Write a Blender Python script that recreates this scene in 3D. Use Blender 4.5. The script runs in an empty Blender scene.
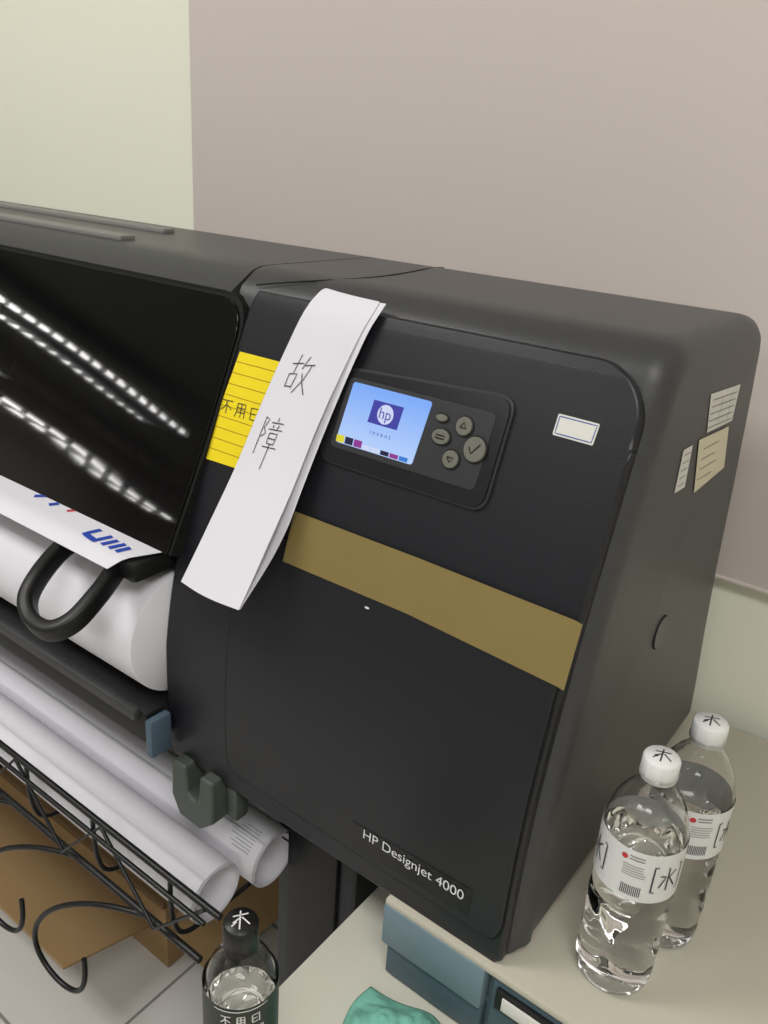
import bpy, bmesh, math, random
from mathutils import Vector, Matrix, noise
random.seed(4)
scene=bpy.context.scene
scene.view_settings.view_transform='Standard'
scene.view_settings.look='None'
def lin(c):
    c=c/255
    return c/12.92 if c<=.04045 else ((c+.055)/1.055)**2.4
def rgb(r,g,b): return (lin(r),lin(g),lin(b),1)
# ---------------------------------------------------------------- materials
def mat(name,col,rough=.5,metal=0,spec=.5,emit=None,es=0,bump=0,bscale=200,var=0,vscale=5,trans=0,ior=1.45,coat=0):
    m=bpy.data.materials.new(name);m.use_nodes=True
    nt=m.node_tree;b=nt.nodes['Principled BSDF']
    b.inputs['Base Color'].default_value=col
    b.inputs['Roughness'].default_value=rough
    b.inputs['Metallic'].default_value=metal
    b.inputs['Specular IOR Level'].default_value=spec
    b.inputs['IOR'].default_value=ior
    b.inputs['Transmission Weight'].default_value=trans
    b.inputs['Coat Weight'].default_value=coat
    if emit: b.inputs['Emission Color'].default_value=emit;b.inputs['Emission Strength'].default_value=es
    if bump or var:
        tc=nt.nodes.new('ShaderNodeTexCoord')
    if bump:
        n=nt.nodes.new('ShaderNodeTexNoise');n.inputs['Scale'].default_value=bscale;n.inputs['Detail'].default_value=3
        nt.links.new(tc.outputs['Object'],n.inputs['Vector'])
        bp=nt.nodes.new('ShaderNodeBump');bp.inputs['Strength'].default_value=bump;bp.inputs['Distance'].default_value=.001
        nt.links.new(n.outputs['Fac'],bp.inputs['Height']);nt.links.new(bp.outputs['Normal'],b.inputs['Normal'])
    if var:
        n=nt.nodes.new('ShaderNodeTexNoise');n.inputs['Scale'].default_value=vscale;n.inputs['Detail'].default_value=4
        nt.links.new(tc.outputs['Object'],n.inputs['Vector'])
        mx=nt.nodes.new('ShaderNodeMix');mx.data_type='RGBA'
        mx.inputs[6].default_value=tuple(c*(1-var) for c in col[:3])+(1,)
        mx.inputs[7].default_value=tuple(min(1,c*(1+var)) for c in col[:3])+(1,)
        nt.links.new(n.outputs['Fac'],mx.inputs[0]);nt.links.new(mx.outputs[2],b.inputs['Base Color'])
    return m
M={}
M['shell']=mat('shell_grey_plastic',rgb(60,60,61),.38,bump=.25,bscale=900,var=.06,vscale=300)
M['fascia']=mat('fascia_charcoal_plastic',rgb(28,28,33),.36,bump=.2,bscale=900,var=.05,vscale=400)
M['door']=mat('door_charcoal_plastic',rgb(28,28,32),.38,bump=.2,bscale=900,var=.05,vscale=400)
M['black']=mat('black_plastic',rgb(20,20,21),.45)
M['gap']=mat('gap_black',rgb(8,8,8),.8)
M['glass']=mat('smoked_window',rgb(9,9,10),.03,spec=.6)
M['bar']=mat('bar_grey',rgb(128,126,122),.5)
M['capgrey']=mat('side_cap_grey',rgb(84,83,82),.4)
M['bezel']=mat('bezel_plastic',rgb(28,28,31),.3)
M['bezel2']=mat('bezel_inner_plastic',rgb(48,48,51),.4)
M['btn']=mat('button_plastic',rgb(108,108,98),.35)
M['btnrim']=mat('button_rim',rgb(24,24,24),.4)
M['white']=mat('paper_white',rgb(218,216,223),.75,var=.02,vscale=20)
M['ink']=mat('ink_pen',rgb(45,42,50),.6)
M['sticker']=mat('sticker_white',rgb(215,213,206),.5)
M['cream']=mat('sticker_cream',rgb(210,203,178),.6)
M['blueline']=mat('print_blue',rgb(60,90,160),.6)
M['royal']=mat('print_royal',rgb(38,70,170),.6)
M['red']=mat('print_red',rgb(190,50,60),.6)
M['greytext']=mat('print_grey',rgb(120,118,115),.7)
M['yellow']=mat('note_yellow',rgb(236,212,20),.7,var=.03,vscale=30)
M['noteline']=mat('note_line',rgb(150,115,20),.7)
M['tape']=mat('tape_tan',rgb(130,114,70),.32,var=.05,vscale=25,bump=.15,bscale=60)
M['textwhite']=mat('print_white',rgb(215,215,215),.6)
M['strip']=mat('name_strip_gloss',rgb(20,20,21),.25)
M['wallgrey']=mat('board_greige',rgb(218,208,201),.6,var=.015,vscale=2)
M['wallcream']=mat('wall_cream_paint',rgb(241,241,223),.7,var=.015,vscale=2)
M['ceil']=mat('ceiling_paint',rgb(215,215,210),.9)
M['desk']=mat('desk_laminate',rgb(198,196,182),.45,var=.02,vscale=8)
M['boxtop']=mat('box_top_beige',rgb(186,181,165),.5,var=.02,vscale=8)
M['blue']=mat('blue_grey_plastic',rgb(108,128,138),.5,bump=.1,bscale=500)
M['blued']=mat('blue_grey_dark',rgb(70,88,98),.5)
M['lever']=mat('lever_blue',rgb(78,96,112),.5)
M['bracket']=mat('bracket_greygreen',rgb(76,82,76),.5)
M['wire']=mat('wire_black',rgb(20,20,20),.4)
M['card']=mat('cardboard',rgb(150,122,84),.85,var=.08,vscale=12)
M['cardin']=mat('cardboard_edge',rgb(110,86,58),.9)
M['teal']=mat('cloth_teal',rgb(118,182,164),.95,bump=.5,bscale=400)
M['capw']=mat('cap_white',rgb(222,222,220),.4)
M['capb']=mat('cap_black',rgb(20,20,20),.4)
M['label']=mat('label_white',rgb(215,215,213),.45)
M['labeld']=mat('label_dark',rgb(38,44,36),.45)
M['pet']=mat('pet_clear',(.995,.995,.995,1),.02,trans=1,ior=1.33)
M['frame']=mat('fixture_white',rgb(220,220,220),.5)
M['louver']=mat('louver_metal',rgb(120,120,120),.4,metal=.6)
M['leg']=mat('stand_dark_steel',rgb(42,44,50),.45)
M['tube']=mat('lamp_tube',(1,1,1,1),.5,emit=(1,.98,.95,1),es=15)
fm=bpy.data.materials.new('floor_tile');fm.use_nodes=True;nt=fm.node_tree;b=nt.nodes['Principled BSDF']
tc=nt.nodes.new('ShaderNodeTexCoord');br=nt.nodes.new('ShaderNodeTexBrick')
br.offset=0;br.inputs['Scale'].default_value=1;br.inputs['Brick Width'].default_value=.45;br.inputs['Row Height'].default_value=.45
br.inputs['Mortar Size'].default_value=.003
br.inputs['Color1'].default_value=rgb(196,194,190);br.inputs['Color2'].default_value=rgb(200,198,194);br.inputs['Mortar'].default_value=rgb(130,128,124)
nt.links.new(tc.outputs['Object'],br.inputs['Vector']);nt.links.new(br.outputs['Color'],b.inputs['Base Color']);b.inputs['Roughness'].default_value=.4
M['floor']=fm
sm=bpy.data.materials.new('lcd_screen');sm.use_nodes=True;nt=sm.node_tree;b=nt.nodes['Principled BSDF']
tc=nt.nodes.new('ShaderNodeTexCoord');sp=nt.nodes.new('ShaderNodeSeparateXYZ');mr=nt.nodes.new('ShaderNodeMapRange')
mr.inputs[1].default_value=1.205;mr.inputs[2].default_value=1.258
mx=nt.nodes.new('ShaderNodeMix');mx.data_type='RGBA';mx.inputs[6].default_value=rgb(185,212,255);mx.inputs[7].default_value=rgb(125,172,250)
nt.links.new(tc.outputs['Object'],sp.inputs[0]);nt.links.new(sp.outputs[2],mr.inputs[0]);nt.links.new(mr.outputs[0],mx.inputs[0])
b.inputs['Base Color'].default_value=(.02,.02,.02,1);b.inputs['Roughness'].default_value=.2
nt.links.new(mx.outputs[2],b.inputs['Emission Color']);b.inputs['Emission Strength'].default_value=.95
M['lcd']=sm
def emi(n,c,s=.9): return mat(n,(0,0,0,1),.3,emit=c,es=s)
M['e_blue']=emi('lcd_blue',rgb(70,70,170));M['e_white']=emi('lcd_white',rgb(215,225,255));M['e_yel']=emi('lcd_yellow',rgb(230,220,60))
M['e_mag']=emi('lcd_magenta',rgb(150,60,150));M['e_cyan']=emi('lcd_cyan',rgb(60,130,220));M['e_blk']=emi('lcd_black',rgb(40,40,70))
# ---------------------------------------------------------------- helpers
def empty(name,loc=(0,0,0)):
    o=bpy.data.objects.new(name,None);scene.collection.objects.link(o);o.empty_display_size=.05;return o
def mkobj(name,bm,m,parent=None,sharp=.6,smooth=True):
    if smooth:
        for f_ in bm.faces: f_.smooth=True
        for e in bm.edges:
            if len(e.link_faces)==2:
                if e.calc_face_angle(0)>sharp: e.smooth=False
    me=bpy.data.meshes.new(name);bm.to_mesh(me);bm.free()
    o=bpy.data.objects.new(name,me);scene.collection.objects.link(o)
    for mm in (m if isinstance(m,(list,tuple)) else [m]): me.materials.append(mm)
    if parent: o.parent=parent
    return o
def box(name,lo,hi,m,parent=None,bev=.002,seg=2,rot=None):
    bm=bmesh.new();bmesh.ops.create_cube(bm,size=1)
    c=[(a+b_)/2 for a,b_ in zip(lo,hi)];s=[b_-a for a,b_ in zip(lo,hi)]
    for v in bm.verts: v.co=Vector((v.co[i]*s[i] for i in range(3)))
    if bev: bmesh.ops.bevel(bm,geom=bm.edges[:],offset=bev,segments=seg,affect='EDGES',profile=.5)
    if rot: bmesh.ops.rotate(bm,verts=bm.verts[:],cent=(0,0,0),matrix=rot)
    for v in bm.verts: v.co+=Vector(c)
    return mkobj(name,bm,m,parent)
def herm(pts):
    n=len(pts);t=[]
    for i in range(n):
        a=pts[max(0,i-1)];b_=pts[min(n-1,i+1)];t.append((b_[1]-a[1])/(b_[0]-a[0]))
    def fn(z):
        if z<=pts[0][0]: return pts[0][1]
        if z>=pts[-1][0]: return pts[-1][1]
        for i in range(n-1):
            if z<=pts[i+1][0]:
                h=pts[i+1][0]-pts[i][0];u=(z-pts[i][0])/h
                return ((2*u**3-3*u*u+1)*pts[i][1]+(u**3-2*u*u+u)*h*t[i]+(-2*u**3+3*u*u)*pts[i+1][1]+(u**3-u*u)*h*t[i+1])
    return fn
f=herm([(.70,.508),(.79,.508),(.95,.517),(1.09,.545),(1.23,.585),(1.30,.607),(1.322,.6165),(1.334,.632)])
def df(z): return (f(z+.003)-f(z-.003))/.006
def FM(x,z,off=0):
    d=df(z);l=math.hypot(1,d)
    return Vector((x,f(z)-off/l,z+off*d/l))
def roundpoly(pts,r,seg=6):
    out=[];n=len(pts)
    for i in range(n):
        rr=r[i] if isinstance(r,(list,tuple)) else r
        p=Vector(pts[i]);a=Vector(pts[i-1]);c=Vector(pts[(i+1)%n])
        if rr<=0: out.append(tuple(p));continue
        d1=(a-p).normalized();d2=(c-p).normalized()
        ang=d1.angle(d2);L=min(rr/math.tan(ang/2),(a-p).length*.49,(c-p).length*.49)
        s=p+d1*L;e=p+d2*L
        for k in range(seg+1):
            u=k/seg;out.append(tuple(s*(1-u)**2+p*2*u*(1-u)+e*u*u))
    return out
def patch(name,outline,fn,off,m,parent=None,thick=0,step=.012,sx=None,bev=0):
    bm=bmesh.new();vs=[bm.verts.new((p[0],p[1],0)) for p in outline];bm.faces.new(vs)
    zs=[p[1] for p in outline];xs=[p[0] for p in outline]
    if step:
        k=math.ceil(min(zs)/step)*step
        while k<max(zs):
            bmesh.ops.bisect_plane(bm,geom=bm.verts[:]+bm.edges[:]+bm.faces[:],plane_co=(0,k,0),plane_no=(0,1,0));k+=step
    if sx:
        k=math.ceil(min(xs)/sx)*sx
        while k<max(xs):
            bmesh.ops.bisect_plane(bm,geom=bm.verts[:]+bm.edges[:]+bm.faces[:],plane_co=(k,0,0),plane_no=(1,0,0));k+=sx
    if thick:
        g=bmesh.ops.extrude_face_region(bm,geom=bm.faces[:])
        for v in g['geom']:
            if isinstance(v,bmesh.types.BMVert): v.co.z=1
    for v in bm.verts: v.co=fn(v.co.x,v.co.y,off if v.co.z<.5 else off-thick)
    bmesh.ops.recalc_face_normals(bm,faces=bm.faces[:])
    o=mkobj(name,bm,m,parent)
    if bev:
        md=o.modifiers.new('bevel','BEVEL');md.width=bev;md.segments=2;md.limit_method='ANGLE';md.angle_limit=1.0
    return o
def strokes(name,lines,fn,off,w,m,parent=None,step=.004):
    bm=bmesh.new()
    for ln in lines:
        pts=[]
        for a,b_ in zip(ln,ln[1:]):
            L=math.dist(a,b_);n=max(1,int(L/step))
            for k in range(n): pts.append((a[0]+(b_[0]-a[0])*k/n,a[1]+(b_[1]-a[1])*k/n))
        pts.append(ln[-1]);prev=None
        for i,p in enumerate(pts):
            a=pts[max(0,i-1)];b_=pts[min(len(pts)-1,i+1)]
            dx,dy=b_[0]-a[0],b_[1]-a[1];l=math.hypot(dx,dy) or 1
            nx,ny=-dy/l*w/2,dx/l*w/2
            c=(bm.verts.new(fn(p[0]+nx,p[1]+ny,off)),bm.verts.new(fn(p[0]-nx,p[1]-ny,off)))
            if prev: bm.faces.new((prev[0],prev[1],c[1],c[0]))
            prev=c
    return mkobj(name,bm,m,parent,smooth=False)
def glyph(lines,x0,z0,w,h,sh=0): return [[(x0+p[0]*w+p[1]*sh,z0+p[1]*h) for p in l] for l in lines]
def tube(name,pts,r,m,parent=None,cyc=False,smooth=True):
    c=bpy.data.curves.new(name,'CURVE');c.dimensions='3D';c.bevel_depth=r;c.bevel_resolution=3;c.resolution_u=8;c.use_fill_caps=True
    s=c.splines.new('NURBS' if smooth else 'POLY');s.points.add(len(pts)-1)
    for p,q in zip(s.points,pts): p.co=(*q,1)
    if smooth: s.use_endpoint_u=True;s.order_u=4 if len(pts)>3 else len(pts)
    s.use_cyclic_u=cyc
    o=bpy.data.objects.new(name,c);scene.collection.objects.link(o);c.materials.append(m)
    dg=bpy.context.evaluated_depsgraph_get();me=bpy.data.meshes.new_from_object(o.evaluated_get(dg))
    bpy.data.objects.remove(o);o=bpy.data.objects.new(name,me);scene.collection.objects.link(o)
    for p in me.polygons:p.use_smooth=True
    if parent:o.parent=parent
    return o
def text(name,body,size,loc,rot,m,parent=None,width=None,align='CENTER'):
    c=bpy.data.curves.new(name,'FONT');c.body=body;c.size=size;c.align_x=align;c.align_y='CENTER';c.materials.append(m)
    o=bpy.data.objects.new(name,c);scene.collection.objects.link(o)
    dg=bpy.context.evaluated_depsgraph_get();me=bpy.data.meshes.new_from_object(o.evaluated_get(dg));bpy.data.objects.remove(o)
    if width:
        xs=[v.co.x for v in me.vertices];s=width/(max(xs)-min(xs))
        for v in me.vertices: v.co*=s
    o=bpy.data.objects.new(name,me);scene.collection.objects.link(o)
    o.location=loc;o.rotation_euler=rot
    if parent:o.parent=parent
    return o
def loft(name,prof,secs,m,parent=None,sharp=.5):
    n=len(prof);nr=[]
    area=sum(prof[i][0]*prof[(i+1)%n][1]-prof[(i+1)%n][0]*prof[i][1] for i in range(n));sg=1 if area>0 else -1
    for i in range(n):
        a=Vector(prof[i-1]);b_=Vector(prof[i]);c=Vector(prof[(i+1)%n])
        e1=(b_-a).normalized();e2=(c-b_).normalized()
        n1=Vector((e1.y,-e1.x))*sg;n2=Vector((e2.y,-e2.x))*sg
        q=(n1+n2);q=q/max(.4,q.length**2/2);nr.append(q)
    bm=bmesh.new();rings=[]
    for x,ins in secs:
        rings.append([bm.verts.new((x,prof[i][0]-nr[i].x*ins,prof[i][1]-nr[i].y*ins)) for i in range(n)])
    for r0,r1 in zip(rings,rings[1:]):
        for i in range(n): bm.faces.new((r0[i],r0[(i+1)%n],r1[(i+1)%n],r1[i]))
    bm.faces.new(rings[0]);bm.faces.new(rings[-1])
    bmesh.ops.recalc_face_normals(bm,faces=bm.faces[:])
    return mkobj(name,bm,m,parent,sharp)
def lathe(bm,prof,seg=48,fn=None,close=True,flip=False):
    rings=[]
    for r,z in prof:
        rg=[]
        for i in range(seg):
            t=2*math.pi*i/seg;rr=fn(r,z,t) if fn else r
            rg.append(bm.verts.new((rr*math.cos(t),rr*math.sin(t),z)))
        rings.append(rg)
    fs=[]
    for a,b_ in zip(rings,rings[1:]):
        for i in range(seg):
            q=(a[i],a[(i+1)%seg],b_[(i+1)%seg],b_[i]);fs.append(bm.faces.new(q if not flip else q[::-1]))
    if close:
        fs.append(bm.faces.new(rings[0][::-1] if not flip else rings[0]));fs.append(bm.faces.new(rings[-1] if not flip else rings[-1][::-1]))
    return fs
def disc(name,fn,cx,cz,rx,rz,off,thick,m,parent,seg=24,bev=0):
    return patch(name,[(cx+rx*math.cos(2*math.pi*i/seg),cz+rz*math.sin(2*math.pi*i/seg)) for i in range(seg)],fn,off,m,parent,thick,step=None,bev=bev)
# ---------------------------------------------------------------- camera
Rr=Vector((.7956,.602,.0654)).normalized();Ff=Vector((-.5351,.749,-.3908)).normalized()
Rr=(Rr-Ff*Rr.dot(Ff)).normalized();Up=Rr.cross(Ff)
cd=bpy.data.cameras.new('camera');cam=bpy.data.objects.new('camera',cd);scene.collection.objects.link(cam)
mw=Matrix((Rr,Up,-Ff)).transposed().to_4x4();mw.translation=(0,0,1.45);cam.matrix_world=mw
cd.sensor_fit='VERTICAL';cd.sensor_height=24;cd.lens=24*830/1024;cd.clip_start=.02;scene.camera=cam
# ---------------------------------------------------------------- room
X0,X1,Y0,Y1,H=-14.5,2.5,-12,1.047,2.75
box('floor',(X0,Y0,-.05),(X1,Y1,0),M['floor'],bev=0)
box('ceiling',(X0,Y0,H),(X1,Y1,H+.05),M['ceil'],bev=0)
box('wall_back',(X0,Y1,0),(X1,Y1+.1,H),M['wallcream'],bev=0)
box('wall_left',(X0-.1,Y0,0),(X0,Y1,H),M['wallgrey'],bev=0)
box('wall_right',(X1,Y0,0),(X1+.1,Y1,H),M['wallcream'],bev=0)
box('wall_front',(X0,Y0-.1,0),(X1,Y0,H),M['wallgrey'],bev=0)
box('wall_panel_board',(-1.19,1.03,.99),(X1,1.0465,H),M['wallgrey'],bev=.001)
box('trim_1',(-1.19,1.028,.985),(X1,1.0465,.990),M['wallgrey'],bev=.001)
# ---------------------------------------------------------------- printer
P=empty('large_format_printer')
front=[];z=.795
while z<1.3301: front.append((f(z)+.006,z));z+=.0105
top=[(f(1.334)+.008,1.334),(.652,1.3375),(.67,1.338),(.84,1.338),(.868,1.334),(.885,1.325),(.894,1.308),(.905,1.26),(.925,1.16),(.942,1.05),(.965,.95),(.99,.86),(.997,.82),(.99,.795)]
prof=front+top
r=.024
secs=[(-.645,0)]+[(-.187-r+r*math.sin(a*math.pi/16),r*(1-math.cos(a*math.pi/16))) for a in range(0,9)]
loft('right_housing',prof,secs,M['shell'],P,.5)
fw=herm([(1.03,.506),(1.046,.511),(1.11,.5345),(1.18,.5590),(1.25,.5825),(1.312,.603)])
def WM(x,z,off=0):
    d=(fw(z+.003)-fw(z-.003))/.006;l=math.hypot(1,d);return Vector((x,fw(z)-off/l,z+off*d/l))
lp=[(.56,.80),(.56,1.02)]+[(fw(z_/1000)+.014,z_/1000) for z_ in range(1040,1300,20)]+[(.608,1.302),(.606,1.312),(f(1.322)+.004,1.322)]+top[:-1]+[(.99,.80)]
loft('left_housing',lp,[(-2.05,.02),(-2.045,.008),(-2.03,0),(-.648,0)],M['shell'],P,.5)
patch('smoked_window',roundpoly([(-2.0,1.310),(-.620,1.310),(-.632,1.18),(-.647,1.046),(-2.0,1.046)],[.02,.035,0,0,.01],8),WM,.0,M['glass'],P,.010,.008,bev=.001)
patch('window_seal',roundpoly([(-2.01,1.3145),(-.616,1.3145),(-.628,1.18),(-.643,1.046),(-2.01,1.046)],[.02,.035,0,0,.01],8),WM,-.003,M['gap'],P,.022,.008)
fo=[(-.612,1.3195),(-.618,1.30),(-.630,1.20),(-.645,1.10),(-.653,1.03),(-.655,.93),(-.650,.86),(-.643,.80),(-.636,.793),(-.205,.793),(-.199,.80),(-.198,1.26)]
cx,cz,cr=-.243,1.2745,.045
fo+=[(cx+cr*math.cos(a*math.pi/20),cz+cr*math.sin(a*math.pi/20)) for a in range(0,11)]
patch('front_fascia',fo,FM,.0035,M['fascia'],P,.018,.012,bev=.003)
do=roundpoly([(-.562,1.10),(-.556,1.0),(-.553,.90),(-.546,.82),(-.209,.820),(-.203,.84),(-.203,1.10)],[.004,0,0,.02,.02,0,.004])
patch('door_gap',roundpoly([(-.5645,1.103),(-.5585,1.0),(-.5555,.90),(-.549,.8175),(-.207,.8175),(-.2010,.84),(-.2010,1.103)],[.004,0,0,.021,.021,0,.004]),FM,.0040,M['gap'],P,0,.012)
patch('front_door',do,FM,.0062,M['door'],P,.003,.012,bev=.0018)
disc('door_latch_dot',FM,-.393,1.071,.0025,.001,.0068,.001,M['textwhite'],P)
patch('name_strip',roundpoly([(-.374,.828),(-.236,.831),(-.234,.862),(-.372,.856)],.003),FM,.0068,M['strip'],P,.0006,.012)
th=math.atan2(1,df(.845))
text('name_text','HP Designjet 4000',.011,FM(-.2995,.850,.0076),(th,0,0.0),M['textwhite'],P,width=.114)
# control panel
patch('panel_rim',roundpoly([(-.474,1.270),(-.299,1.279),(-.302,1.183),(-.487,1.183)],.016),FM,.0065,M['bezel2'],P,.004,.012,bev=.001)
patch('panel_bezel',roundpoly([(-.4715,1.2675),(-.3015,1.2763),(-.3045,1.1855),(-.484,1.1855)],.015),FM,.0085,M['bezel'],P,.004,.012,bev=.0015)
patch('panel_inner_frame',roundpoly([(-.467,1.262),(-.312,1.262),(-.315,1.198),(-.473,1.198)],.006),FM,.0092,M['bezel2'],P,.001,.012,bev=.0005)
patch('screen',roundpoly([(-.461,1.2585),(-.3745,1.2585),(-.380,1.2035),(-.4665,1.2035)],.003),FM,.0100,M['lcd'],P,.001,.012)
patch('logo_block',[(-.434,1.248),(-.401,1.248),(-.403,1.228),(-.436,1.228)],FM,.0104,M['e_blue'],P,0,.012)
disc('logo_disc',FM,-.4185,1.238,.0088,.0084,.0106,0,M['e_white'],P)
thp=math.atan2(1,df(1.238))
text('logo_text','hp',.014,FM(-.4185,1.238,.0110),(thp,0,0),M['e_blue'],P)
text('invent_text','i n v e n t',.006,FM(-.419,1.2205,.0106),(thp,0,0),M['e_blue'],P)
xs=-.466
for i,k in enumerate(['e_yel','e_blk','e_mag','e_white','e_white','e_blk','e_mag','e_cyan']):
    patch('colour_bar_%d'%i,[(xs,1.2105 if i<3 else 1.208),(xs+.0092,1.2105 if i<3 else 1.208),(xs+.0092,1.2042),(xs,1.2042)],FM,.0104,M[k],P,0,None);xs+=.0103
def button(n,x,z_,rx,rz):
    disc(n+'_rim',FM,x,z_,rx+.0014,rz+.0014,.0100,.001,M['btnrim'],P);disc(n,FM,x,z_,rx,rz,.0122,.003,M['btn'],P,bev=.0006)
button('button_up',-.338,1.246,.0076,.0076);button('button_ok',-.323,1.2305,.0102,.0102)
button('button_down',-.343,1.2175,.0076,.0073);button('button_cancel',-.3575,1.233,.0086,.0062);button('button_menu',-.361,1.248,.0055,.003)
strokes('button_marks',[[(-.341,1.2445),(-.338,1.249),(-.335,1.2445),(-.341,1.2445)],[(-.346,1.219),(-.343,1.215),(-.340,1.219),(-.346,1.219)],
  [(-.328,1.2315),(-.325,1.2265),(-.318,1.2355)],[(-.362,1.234),(-.353,1.234)],[(-.362,1.2315),(-.353,1.2315)]],FM,.0126,.0011,M['gap'],P)
patch('asset_sticker',roundpoly([(-.2625,1.2735),(-.2275,1.273),(-.2285,1.2565),(-.2630,1.257)],.0015),FM,.0042,M['sticker'],P,.0003,.012)
strokes('asset_sticker_border',[[(-.2608,1.2717),(-.2292,1.2713),(-.2302,1.2583),(-.2612,1.2587),(-.2608,1.2717)]],FM,.0044,.0008,M['blueline'],P)
def SM(y,z,off=0): return Vector((-.187+off,y,z))
patch('side_sticker_a',[(.730,1.283),(.826,1.276),(.826,1.240),(.745,1.245)],SM,.0006,M['sticker'],P,0,None)
patch('side_sticker_b',[(.724,1.243),(.818,1.236),(.838,1.189),(.746,1.187)],SM,.0009,M['cream'],P,0,None)
patch('side_sticker_c',[(.684,1.243),(.708,1.242),(.712,1.202),(.684,1.204)],SM,.0006,M['sticker'],P,0,None)
ls=[]
for i in range(5): ls.append([(.740,1.276-i*.0065),(.818,1.270-i*.0065)])
for i in range(4): ls.append([(.745,1.230-i*.010),(.785+.03*random.random(),1.227-i*.010)])
for i in range(5): ls.append([(.688,1.237-i*.007),(.704,1.2365-i*.007)])
ls+= [[(.770,1.274),(.772,1.248)],[(.800,1.272),(.802,1.246)]]
strokes('side_sticker_print',ls,SM,.0012,.0008,M['greytext'],P,.02)
disc('side_cap_recess',SM,.741,1.041,.0180,.0180,.0010,.002,M['gap'],P,32)
disc('side_cap',SM,.741,1.041,.0168,.0168,.0018,.002,M['capgrey'],P,32)
sp_=[(-.622,.619,1.3235),(-.585,.628,1.3305),(-.555,.640,1.3352),(-.535,.66,1.3377),(-.528,.70,1.3382),(-.535,.77,1.3382),(-.552,.84,1.3382),(-.556,.865,1.335)]
tube('lid_seam',sp_,.0008,M['gap'],P)
box('top_bar_a',(-2.02,.765,1.337),(-.945,.785,1.3435),M['bar'],P,.0015)
box('top_bar_b',(-2.02,.655,1.337),(-.89,.677,1.3435),M['bar'],P,.0015)
# output platen
box('platen_ledge',(-2.02,.475,1.020),(-.655,.56,1.043),M['black'],P,.005)
box('slot_back',(-2.02,.545,.85),(-.64,.57,1.03),M['gap'],P,.002)
box('lower_beam',(-2.02,.475,.812),(-.648,.57,.858),M['black'],P,.008)
box('lower_beam_lip',(-2.02,.468,.845),(-.66,.478,.860),M['shell'],P,.003)
bm=bmesh.new();rg=lathe(bm,[(.060,0),(.074,0),(.075,.002),(.075,1.343),(.074,1.345)],64)
for v in bm.verts: v.co=Vector((-2.0+v.co.z,.540+v.co.x,.937+v.co.y))
mkobj('media_roll',bm,M['white'],P)
hp=[(-.785,.495,1.024),(-.768,.462,1.026),(-.750,.425,1.016),(-.737,.402,1.002),(-.712,.390,.992),(-.680,.390,.992),(-.664,.407,1.002),(-.668,.440,1.018),(-.684,.470,1.024),(-.70,.495,1.026)]
def flatbar(name,pts,w,t,m,parent,n=60):
    P_=[Vector(p) for p in pts];P_=[P_[0]*2-P_[1]]+P_+[P_[-1]*2-P_[-2]]
    sm_=[]
    for i in range(1,len(P_)-2):
        for k in range(8):
            u=k/8;a,b_,c,d=P_[i-1:i+3]
            sm_.append(.5*((2*b_)+(c-a)*u+(2*a-5*b_+4*c-d)*u*u+(3*b_-a-3*c+d)*u**3))
    sm_.append(P_[-2]);bm=bmesh.new();prev=None
    sec=roundpoly([(-w/2,-t/2),(w/2,-t/2),(w/2,t/2),(-w/2,t/2)],t*.25,3)
    up=Vector((0,-.42,.91)).normalized()
    for i,p in enumerate(sm_):
        tg=(sm_[min(i+1,len(sm_)-1)]-sm_[max(i-1,0)]).normalized();sd=tg.cross(up).normalized();u2=sd.cross(tg)
        rg=[bm.verts.new(p+sd*s[0]+u2*s[1]) for s in sec]
        if prev:
            for j in range(len(rg)): bm.faces.new((prev[j],prev[(j+1)%len(rg)],rg[(j+1)%len(rg)],rg[j]))
        else: bm.faces.new(rg)
        prev=rg
    bm.faces.new(prev);bmesh.ops.recalc_face_normals(bm,faces=bm.faces[:])
    return mkobj(name,bm,m,parent)
flatbar('output_guide_handle',hp,.016,.022,M['black'],P)
box('blue_lever',(-.645,.470,.805),(-.634,.50,.855),M['lever'],P,.003)
def BM_(x,z,off=0): return Vector((x,.50-off,z))
patch('roll_support_bracket',roundpoly([(-.625,.80),(-.603,.80),(-.600,.765),(-.592,.757),(-.582,.762),(-.578,.80),(-.558,.80),(-.558,.742),(-.580,.722),(-.615,.724),(-.628,.748)],.005),BM_,.01,M['bracket'],P,.03,None,bev=.003)
box('roll_support_foot',(-.557,.51,.742),(-.540,.53,.80),M['bracket'],P,.004)
box('stand_leg',(-.56,.60,.06),(-.43,.72,.797),M['leg'],P,.008)
box('stand_leg_rib',(-.535,.592,.08),(-.455,.602,.795),M['black'],P,.003)
box('stand_foot',(-.57,.42,.02),(-.42,.95,.07),M['leg'],P,.01)
box('stand_leg_left',(-1.92,.60,.06),(-1.79,.72,.80),M['leg'],P,.008)
box('stand_foot_left',(-1.93,.42,.02),(-1.78,.95,.07),M['leg'],P,.01)
box('stand_crossbar',(-1.85,.68,.50),(-.5,.71,.62),M['leg'],P,.006)
for i,(x,y) in enumerate([(-.495,.45),(-.495,.92),(-1.855,.45),(-1.855,.92)]):
    bm=bmesh.new();lathe(bm,[(.022,-.01),(.025,-.006),(.025,.006),(.022,.01)],24)
    for v in bm.verts: v.co=Vector((x+v.co.z,y+v.co.x,.025+v.co.y))
    mkobj('stand_wheel_%d'%i,bm,M['black'],P)
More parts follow.
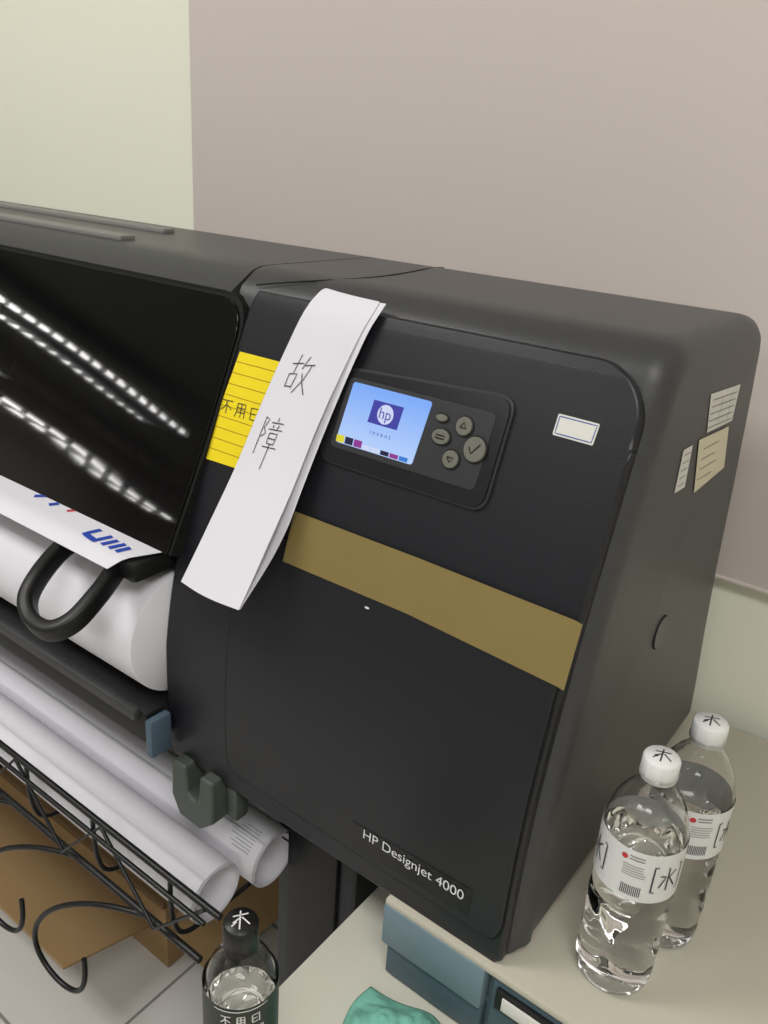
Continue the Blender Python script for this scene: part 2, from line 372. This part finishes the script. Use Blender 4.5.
# ---------------------------------------------------------------- sheet with graphics
S=empty('printed_sheet')
def HM(x,y,off=0):
    return Vector((x,y,1.046+off-.25*max(0,.475-y)*2))
patch('sheet',[(-1.75,.520),(-.650,.520),(-.676,.458),(-1.75,.458)],HM,.0012,M['white'],S,.0006,.008)
strokes('blue_blocks',[[(-.695,.496),(-.700,.478)],[(-.708,.496),(-.713,.478)],[(-.721,.498),(-.726,.479),(-.748,.482),(-.744,.500)],[(-.684,.494),(-.688,.478)]],HM,.0018,.0075,M['royal'],S)
strokes('blue_b',[[(-.84,.510),(-.845,.500)],[(-.87,.513),(-.88,.503)]],HM,.0018,.008,M['royal'],S)
strokes('red_a',[[(-.81,.512),(-.815,.504)]],HM,.0018,.006,M['red'],S)
# ---------------------------------------------------------------- signs
px=herm([(1.048,-.543),(1.14,-.533),(1.22,-.521),(1.28,-.507),(1.334,-.492)])
py=herm([(1.048,.478),(1.10,.508),(1.16,.540),(1.22,.564),(1.28,.586),(1.315,.600),(1.334,.617)])
pyb=herm([(1.048,.4815),(1.10,.522),(1.16,.548),(1.22,.571),(1.28,.590),(1.315,.603),(1.334,.620)])
def PM(w,z,off=0):
    if z>1.334:
        e=z-1.334;return Vector((px(1.334)+w+.1*e,.617+e,min(1.345,1.334+.6*e)+off))
    return Vector((px(z)+w,py(z)-off-.004*math.cos(w*40),z))
def PB(w,z,off=0):
    if z>1.334:
        e=z-1.334;return Vector((px(1.334)+w+.1*e+.002,.620+e,min(1.3435,1.332+.6*e)+off))
    return Vector((px(z)+w+.006*min(1,(z-1.048)/.08),pyb(z)-off-.003,z))
SG=empty('paper_sign')
patch('front_leaf',roundpoly([(-.037,1.334),(.034,1.331),(.037,1.32),(.0375,1.20),(.041,1.050),(-.041,1.050),(-.0385,1.20),(-.038,1.322)],[.006,.002,0,0,0,0,0,0]),PM,.001,M['white'],SG,.0004,.008,sx=.0125)
patch('back_leaf',[(-.034,1.330),(.035,1.330),(.037,1.32),(.038,1.20),(.041,1.050),(-.036,1.050),(-.036,1.32)],PB,.0,M['white'],SG,.0004,.008,sx=.0125)
gu=[[(.05,.72),(.5,.8)],[(.28,1),(.25,.5)],[(.1,.45),(.12,.1)],[(.1,.45),(.42,.5),(.38,.1)],[(.12,.12),(.38,.15)],[(.65,1),(.52,.65)],[(.58,.75),(.95,.82)],[(.85,.78),(.75,.4),(.5,0)],[(.6,.55),(.75,.3),(1,.02)]]
zh=[[(.05,1),(.05,-.1)],[(.05,1),(.25,.95),(.12,.7),(.28,.55),(.1,.42)],[(.65,1.08),(.68,.97)],[(.4,.9),(.95,.95)],[(.52,.85),(.56,.76)],[(.8,.88),(.74,.76)],[(.35,.7),(1,.75)],[(.48,.6),(.5,.3)],[(.48,.6),(.85,.63),(.83,.3)],[(.5,.45),(.83,.46)],[(.5,.3),(.83,.31)],[(.35,.18),(1,.22)],[(.67,.3),(.66,-.45)]]
strokes('handwriting',glyph(gu,-.021,1.241,.030,.035)+glyph(zh,-.024,1.182,.027,.032),PM,.0017,.0009,M['ink'],SG)
NT=empty('sticky_note')
patch('note',[(-.615,1.259),(-.545,1.259),(-.567,1.149),(-.638,1.147)],FM,.0046,M['yellow'],NT,.0004,.01)
def nx(t,z): return -.638+(z-1.147)*.205+t*.071
strokes('ruled_lines',[[(nx(.0,1.249-i*.0112),1.249-i*.0112),(nx(1,1.249-i*.0112),1.249-i*.0112)] for i in range(9)],FM,.0049,.0006,M['noteline'],NT)
bu=[[(0,.9),(1,.95)],[(.5,.95),(.35,.5),(0,.2)],[(.5,.7),(.5,0)],[(.6,.6),(.95,.35)]]
yo=[[(.15,.95),(.12,.3),(0,0)],[(.15,.95),(.85,.97),(.85,.0)],[(.15,.65),(.85,.66)],[(.13,.35),(.85,.37)],[(.5,.95),(.5,.0)]]
yi=[[(.1,.9),(.12,.1)],[(.1,.9),(.7,.92)],[(.12,.5),(.6,.52)],[(.12,.1),(.7,.12)],[(.8,1),(.85,.0)]]
strokes('handwriting',glyph(bu,-.6245,1.197,.0155,.014)+glyph(yo,-.604,1.197,.0155,.014)+glyph(yi,-.584,1.197,.0145,.014),FM,.0051,.0009,M['ink'],NT)
TP=empty('packing_tape')
patch('tape_strip',[(-.498,1.130),(-.35,1.1305),(-.203,1.129),(-.1960,1.128),(-.1965,1.074),(-.203,1.075),(-.35,1.081),(-.500,1.080)],FM,.0072,M['tape'],TP,.0002,.01,sx=.003)
# ---------------------------------------------------------------- spare rolls in basket
def papertube(name,x0,x1,y,z,r,dy=0,dz=0,prnt=False):
    bm=bmesh.new();rings=[];N=150
    for k in range(N):
        t=k/N*2*math.pi*3.2;rr=r-.0022*(k/N*3.2)
        rings.append((rr*math.cos(t+2),rr*math.sin(t+2)))
    va=[bm.verts.new((x1,y+a,z+b_)) for a,b_ in rings];vb=[bm.verts.new((x0,y+dy+a,z+dz+b_)) for a,b_ in rings]
    for i in range(N-1): bm.faces.new((va[i],va[i+1],vb[i+1],vb[i]))
    if not prnt:
        o=mkobj(name,bm,M['white'],None,1.5)
    else:
        E=empty(name);o=mkobj('sheet',bm,M['white'],E,1.5)
        def RM(a,u,off=0):
            t=math.radians(118)+u/r;return Vector((a,y+(r+off)*math.cos(t),z+(r+off)*math.sin(t)))
        strokes('printed_lines',[[(x1-.012,-.01+i*.004),(x1-.035-.02*random.random(),-.01+i*.004)] for i in range(8)],RM,.0012,.0006,M['greytext'],E)
    md=o.modifiers.new('thickness','SOLIDIFY');md.thickness=.0006
    return o
papertube('rolled_paper',-1.75,-.548,.485,.650,.038,0,.004)
papertube('rolled_paper',-1.70,-.535,.568,.648,.038,0,.004,True)
# ---------------------------------------------------------------- wire basket
B=empty('wire_basket')
def w(n,pts,r=.0035,sm_=True): tube(n,pts,r,M['wire'],B,smooth=sm_)
w('rail_front',[(-1.8,.430,.710),(-.48,.430,.710)],.004,False)
w('rail_front_b',[(-1.8,.425,.690),(-.50,.425,.690)],.003,False)
w('rail_low',[(-1.8,.435,.600),(-.52,.435,.610)],.0045,False)
w('rail_back',[(-1.8,.64,.600),(-.50,.64,.600)],.0045,False)
for i in range(9):
    x=-.56-i*.14
    w('rib_%d'%i,[(x,.430,.710),(x,.428,.66),(x,.435,.61),(x,.47,.605),(x,.54,.603),(x,.60,.600),(x,.64,.600)],.003)
for i,x in enumerate([-.62,-.76,-.90,-1.04]):
    w('hook_%d'%i,[(x,.435,.605),(x-.05,.42,.60),(x-.12,.40,.57),(x-.17,.385,.51),(x-.17,.385,.45),(x-.11,.39,.42),(x-.07,.395,.45),(x-.08,.40,.50)],.0035)
zz=[]
for i in range(14): zz.append((-.50-i*.09,.427,.709 if i%2==0 else .612))
w('lattice',zz,.0025,False)
# ---------------------------------------------------------------- carton on floor
C=empty('cardboard_box')
box('carton_body',(-2.3,.70,0),(-.93,1.02,.16),M['card'],C,.002)
box('flap_a',(-2.3,.50,.14),(-.95,.70,.145),M['card'],C,.001,rot=Matrix.Rotation(math.radians(-18),3,'X'))
box('flap_b',(-.93,.70,.10),(-.80,1.0,.105),M['card'],C,.001,rot=Matrix.Rotation(math.radians(25),3,'Y'))
box('inner_edge',(-2.3,.695,.155),(-.93,.705,.165),M['cardin'],C,.001)
# ---------------------------------------------------------------- desk, blue box
D=empty('office_desk')
box('desktop',(-.39,.16,.665),(.75,1.0,.69),M['desk'],D,.003)
box('side_panel',(-.37,.20,0),(-.345,.98,.665),M['desk'],D,.002)
box('side_panel_right',(.70,.20,0),(.725,.98,.665),M['desk'],D,.002)
box('back_panel',(-.345,.93,.25),(.70,.95,.665),M['desk'],D,.002)
K=empty('drawer_cabinet')
box('top_board',(-.322,.498,.786),(.45,1.015,.7945),M['boxtop'],K,.0025)
box('carcass',(-.315,.512,.6905),(.44,.99,.786),M['blue'],K,.003)
box('drawer_front_left',(-.322,.496,.738),(-.208,.516,.789),M['blue'],K,.003)
box('drawer_front_left_low',(-.318,.502,.694),(-.208,.516,.735),M['blued'],K,.003)
box('drawer_front_right',(-.202,.502,.694),(.43,.516,.785),M['blued'],K,.003)
box('label_holder',(-.196,.497,.752),(-.118,.504,.776),M['black'],K,.002)
box('label_card',(-.188,.4955,.757),(-.135,.4975,.772),M['sticker'],K,.0005)
# ---------------------------------------------------------------- cloth
bm=bmesh.new();bmesh.ops.create_grid(bm,x_segments=50,y_segments=50,size=.5)
for v in bm.verts:
    x,y=v.co.x,v.co.y;r_=max(abs(x),abs(y))*2
    n1=noise.noise(Vector((x*4,y*4,.3)));n2=noise.noise(Vector((x*11,y*9,2)))
    hgt=max(0,(1-r_**2))*(.022+.020*n1)+.010*abs(n2)*(1-r_**4)
    a=math.atan2(y,x)
    v.co=Vector((-.254+x*.115*(1+.15*math.sin(3*a)),.427+y*.120*(1+.12*math.cos(4*a)),.6925+hgt))
o=mkobj('cleaning_cloth',bm,M['teal'],None,3);md=o.modifiers.new('t','SOLIDIFY');md.thickness=.0012;md.offset=1
# ---------------------------------------------------------------- bottles
def bottle(name,x,y,z,h,rad,capm,water,labelz,labm,facing,kind,sh=0):
    E=empty(name);E.location=(x,y,z)
    s=(h-(.006 if kind else 0))/.24
    body=[(.020,.004),(.024,.0),(.029,.001),(.0325,.006),(.034,.014),(.034,.02),(.0335,.028),(.0345,.036),(.0345,.09),(.034,.096),(.0325,.099),(.034,.103),(.0345,.108),(.0345,.168),(.034,.173),(.0325,.178),(.0315,.184),(.028,.194),(.022,.204),(.016,.211),(.0132,.216),(.013,.222),(.0155,.2225),(.0155,.2245),(.012,.225),(.012,.238)]
    body=[(r*rad/.0345,zz*s) for r,zz in body]
    fine=[]
    for a,b_ in zip(body,body[1:]):
        n=max(1,int((b_[1]-a[1])/.005))
        for k in range(n): fine.append((a[0]+(b_[0]-a[0])*k/n,a[1]+(b_[1]-a[1])*k/n))
    fine.append(body[-1])
    def flute(r,zz,t):
        q=zz/s
        if .03<q<.095:
            e=math.sin((q-.03)/.065*math.pi);return r-rad*.09*e*max(0,math.sin(5*t+q*60))**2
        return r
    bm=bmesh.new();lathe(bm,fine,60,flute)
    inner=[(max(.004,r-.0012),zz) for r,zz in fine if zz>=water and zz<.236*s]
    lathe(bm,inner,60,lambda r,zz,t:flute(r,zz,t),flip=True)
    mkobj('bottle_body',bm,M['pet'],E,.9)
    bm=bmesh.new();cr=.0140 if kind else .0148;ch=.027 if kind else .020
    lathe(bm,[(cr-.001,h-ch),(cr,h-ch+.001),(cr,h-.002),(cr-.0015,h)],72,lambda r,zz,t:r-(.0004 if (int(t/(2*math.pi)*72)%2) and zz<h-.001 else 0))
    mkobj('cap',bm,capm,E,.6)
    l0,l1=labelz;R_=rad+.0006
    def CMp(u,zz,off=0):
        t=facing+(u+sh)/R_;return Vector(((R_+off)*math.cos(t),(R_+off)*math.sin(t),zz))
    bm=bmesh.new();lathe(bm,[(R_,l0),(R_,l1)],60,None,False);mkobj('label',bm,labm,E)
    def TMp(a,b_,off=0):
        t=facing+math.pi/2;ux,uy=math.cos(t),math.sin(t);wx,wy=math.cos(facing),math.sin(facing)
        return Vector((a*ux-b_*wx,a*uy-b_*wy,h+off+.0003))
    mk=[[(-.006,.004),(.006,.006)],[(0,.009),(-.001,-.008)],[(-.006,-.002),(-.001,.002)],[(.001,.003),(.007,-.004)],[(-.007,-.005),(-.003,-.001)]]
    strokes('cap_marks',mk,TMp,0,.0012,M['ink'] if kind==0 else M['textwhite'],E)
    if kind==0:
        disc('label_dot',CMp,-.010,l1-.008,.0026,.0026,.0004,0,M['red'],E)
        strokes('label_print',[[(-.006,l1-.007+d),(.006,l1-.007+d)] for d in (-.0015,.0015)],CMp,.0004,.0010,M['greytext'],E)
        strokes('label_lines',[[(-.010,l1-.015-i*.0025),(.006+.003*random.random(),l1-.015-i*.0025)] for i in range(5)],CMp,.0004,.0006,M['greytext'],E)
        strokes('barcode',[[(-.008+i*.0015,l0+.005),(-.008+i*.0015,l0+.015)] for i in range(11)],CMp,.0004,.0007,M['ink'],E,.02)
        z1=(l0+l1)/2;br_=[]
        for c0 in (.006,-.062):
            br_+=[[(c0+a_,z1+b_) for a_,b_ in l] for l in ([(.012,.013),(.009,.013),(.009,-.013),(.012,-.013)],[(.032,.013),(.035,.013),(.035,-.013),(.032,-.013)],
            [(.022,.012),(.022,-.012)],[(.015,.004),(.020,.003),(.015,-.008)],[(.029,.008),(.023,.002),(.030,-.009)])]
        strokes('label_characters',br_,CMp,.0005,.0013,M['ink'],E)
    else:
        z1=l1-.008
        strokes('label_characters',glyph(bu,-.016,z1-.010,.008,.010)+glyph(yo,-.004,z1-.010,.008,.010)+glyph(yi,.008,z1-.010,.008,.010)+[[(-.022,l1-.003),(.022,l1-.002)]]+glyph(bu,-.012,z1-.030,.014,.015)+glyph(yo,.006,z1-.030,.014,.015),CMp,.0005,.0011,M['textwhite'],E)
    return E
fa=math.atan2(-.575,.126)
bottle('water_bottle',-.121,.571,.7948,.236,.0340,M['capw'],.150,(.116,.166),M['label'],fa,0)
bottle('water_bottle',-.105,.645,.7948,.236,.0340,M['capw'],.130,(.116,.166),M['label'],fa,0,.014)
bottle('tea_bottle',-.342,.327,.6905,.211,.0300,M['capb'],.120,(.062,.152),M['labeld'],math.atan2(-.327,.342),1)
# ---------------------------------------------------------------- lights
def area(name,loc,sx,sy,e,col=(1,.99,.97)):
    l=bpy.data.lights.new(name,'AREA');l.shape='RECTANGLE';l.size=sx;l.size_y=sy;l.energy=e;l.color=col
    o=bpy.data.objects.new(name,l);scene.collection.objects.link(o);o.location=loc;return o
for (x,y,e) in [(.6,-.5,28),(-1.7,-.5,34),(.6,-2.8,27),(-1.7,-2.8,25)]:
    F_=empty('ceiling_light_panel');box('panel_frame',(x-.62,y-.32,H-.03),(x+.62,y+.32,H-.001),M['frame'],F_,.003)
    area('ceiling_lamp',(x,y,H-.035),1.15,.55,e)
def louvre(x,y,zt=2.45,L=.62,tubes=(-.3,0,.3),nb=6,depth=.05):
    F_=empty('louvre_light');W=.5
    box('housing',(x-W,y-L,zt),(x+W,y+L,zt+.03),M['frame'],F_,.002)
    for i,dx in enumerate(tubes): box('tube_%d'%i,(x+dx-.025,y-L+.02,zt-.035),(x+dx+.025,y+L-.02,zt-.01),M['tube'],F_,0)
    for i in range(nb):
        yy=y-L+i*L*2/(nb-1);box('blade_%d'%i,(x-W,yy-.006,zt-depth),(x+W,yy+.006,zt-.001),M['louver'],F_,0)
    for s_ in (-1,1): tube('rod_%d'%s_,[(x,y+s_*L*.7,zt+.02),(x,y+s_*L*.7,H)],.006,M['frame'],F_,smooth=False)
for y in (-2.2,-3.65,-5.1): louvre(-8.0,y,2.45,.72,(-.4,.4),9)
louvre(-12.2,-5.6,2.45,.5,(0,))
for y in (-7.0,-8.5,-10.0): louvre(-12.5,y,2.22,.74,(-.3,.3),4)
wd=bpy.data.worlds.new('world');scene.world=wd;wd.use_nodes=True
wd.node_tree.nodes['Background'].inputs[0].default_value=(.8,.82,.85,1);wd.node_tree.nodes['Background'].inputs[1].default_value=.3
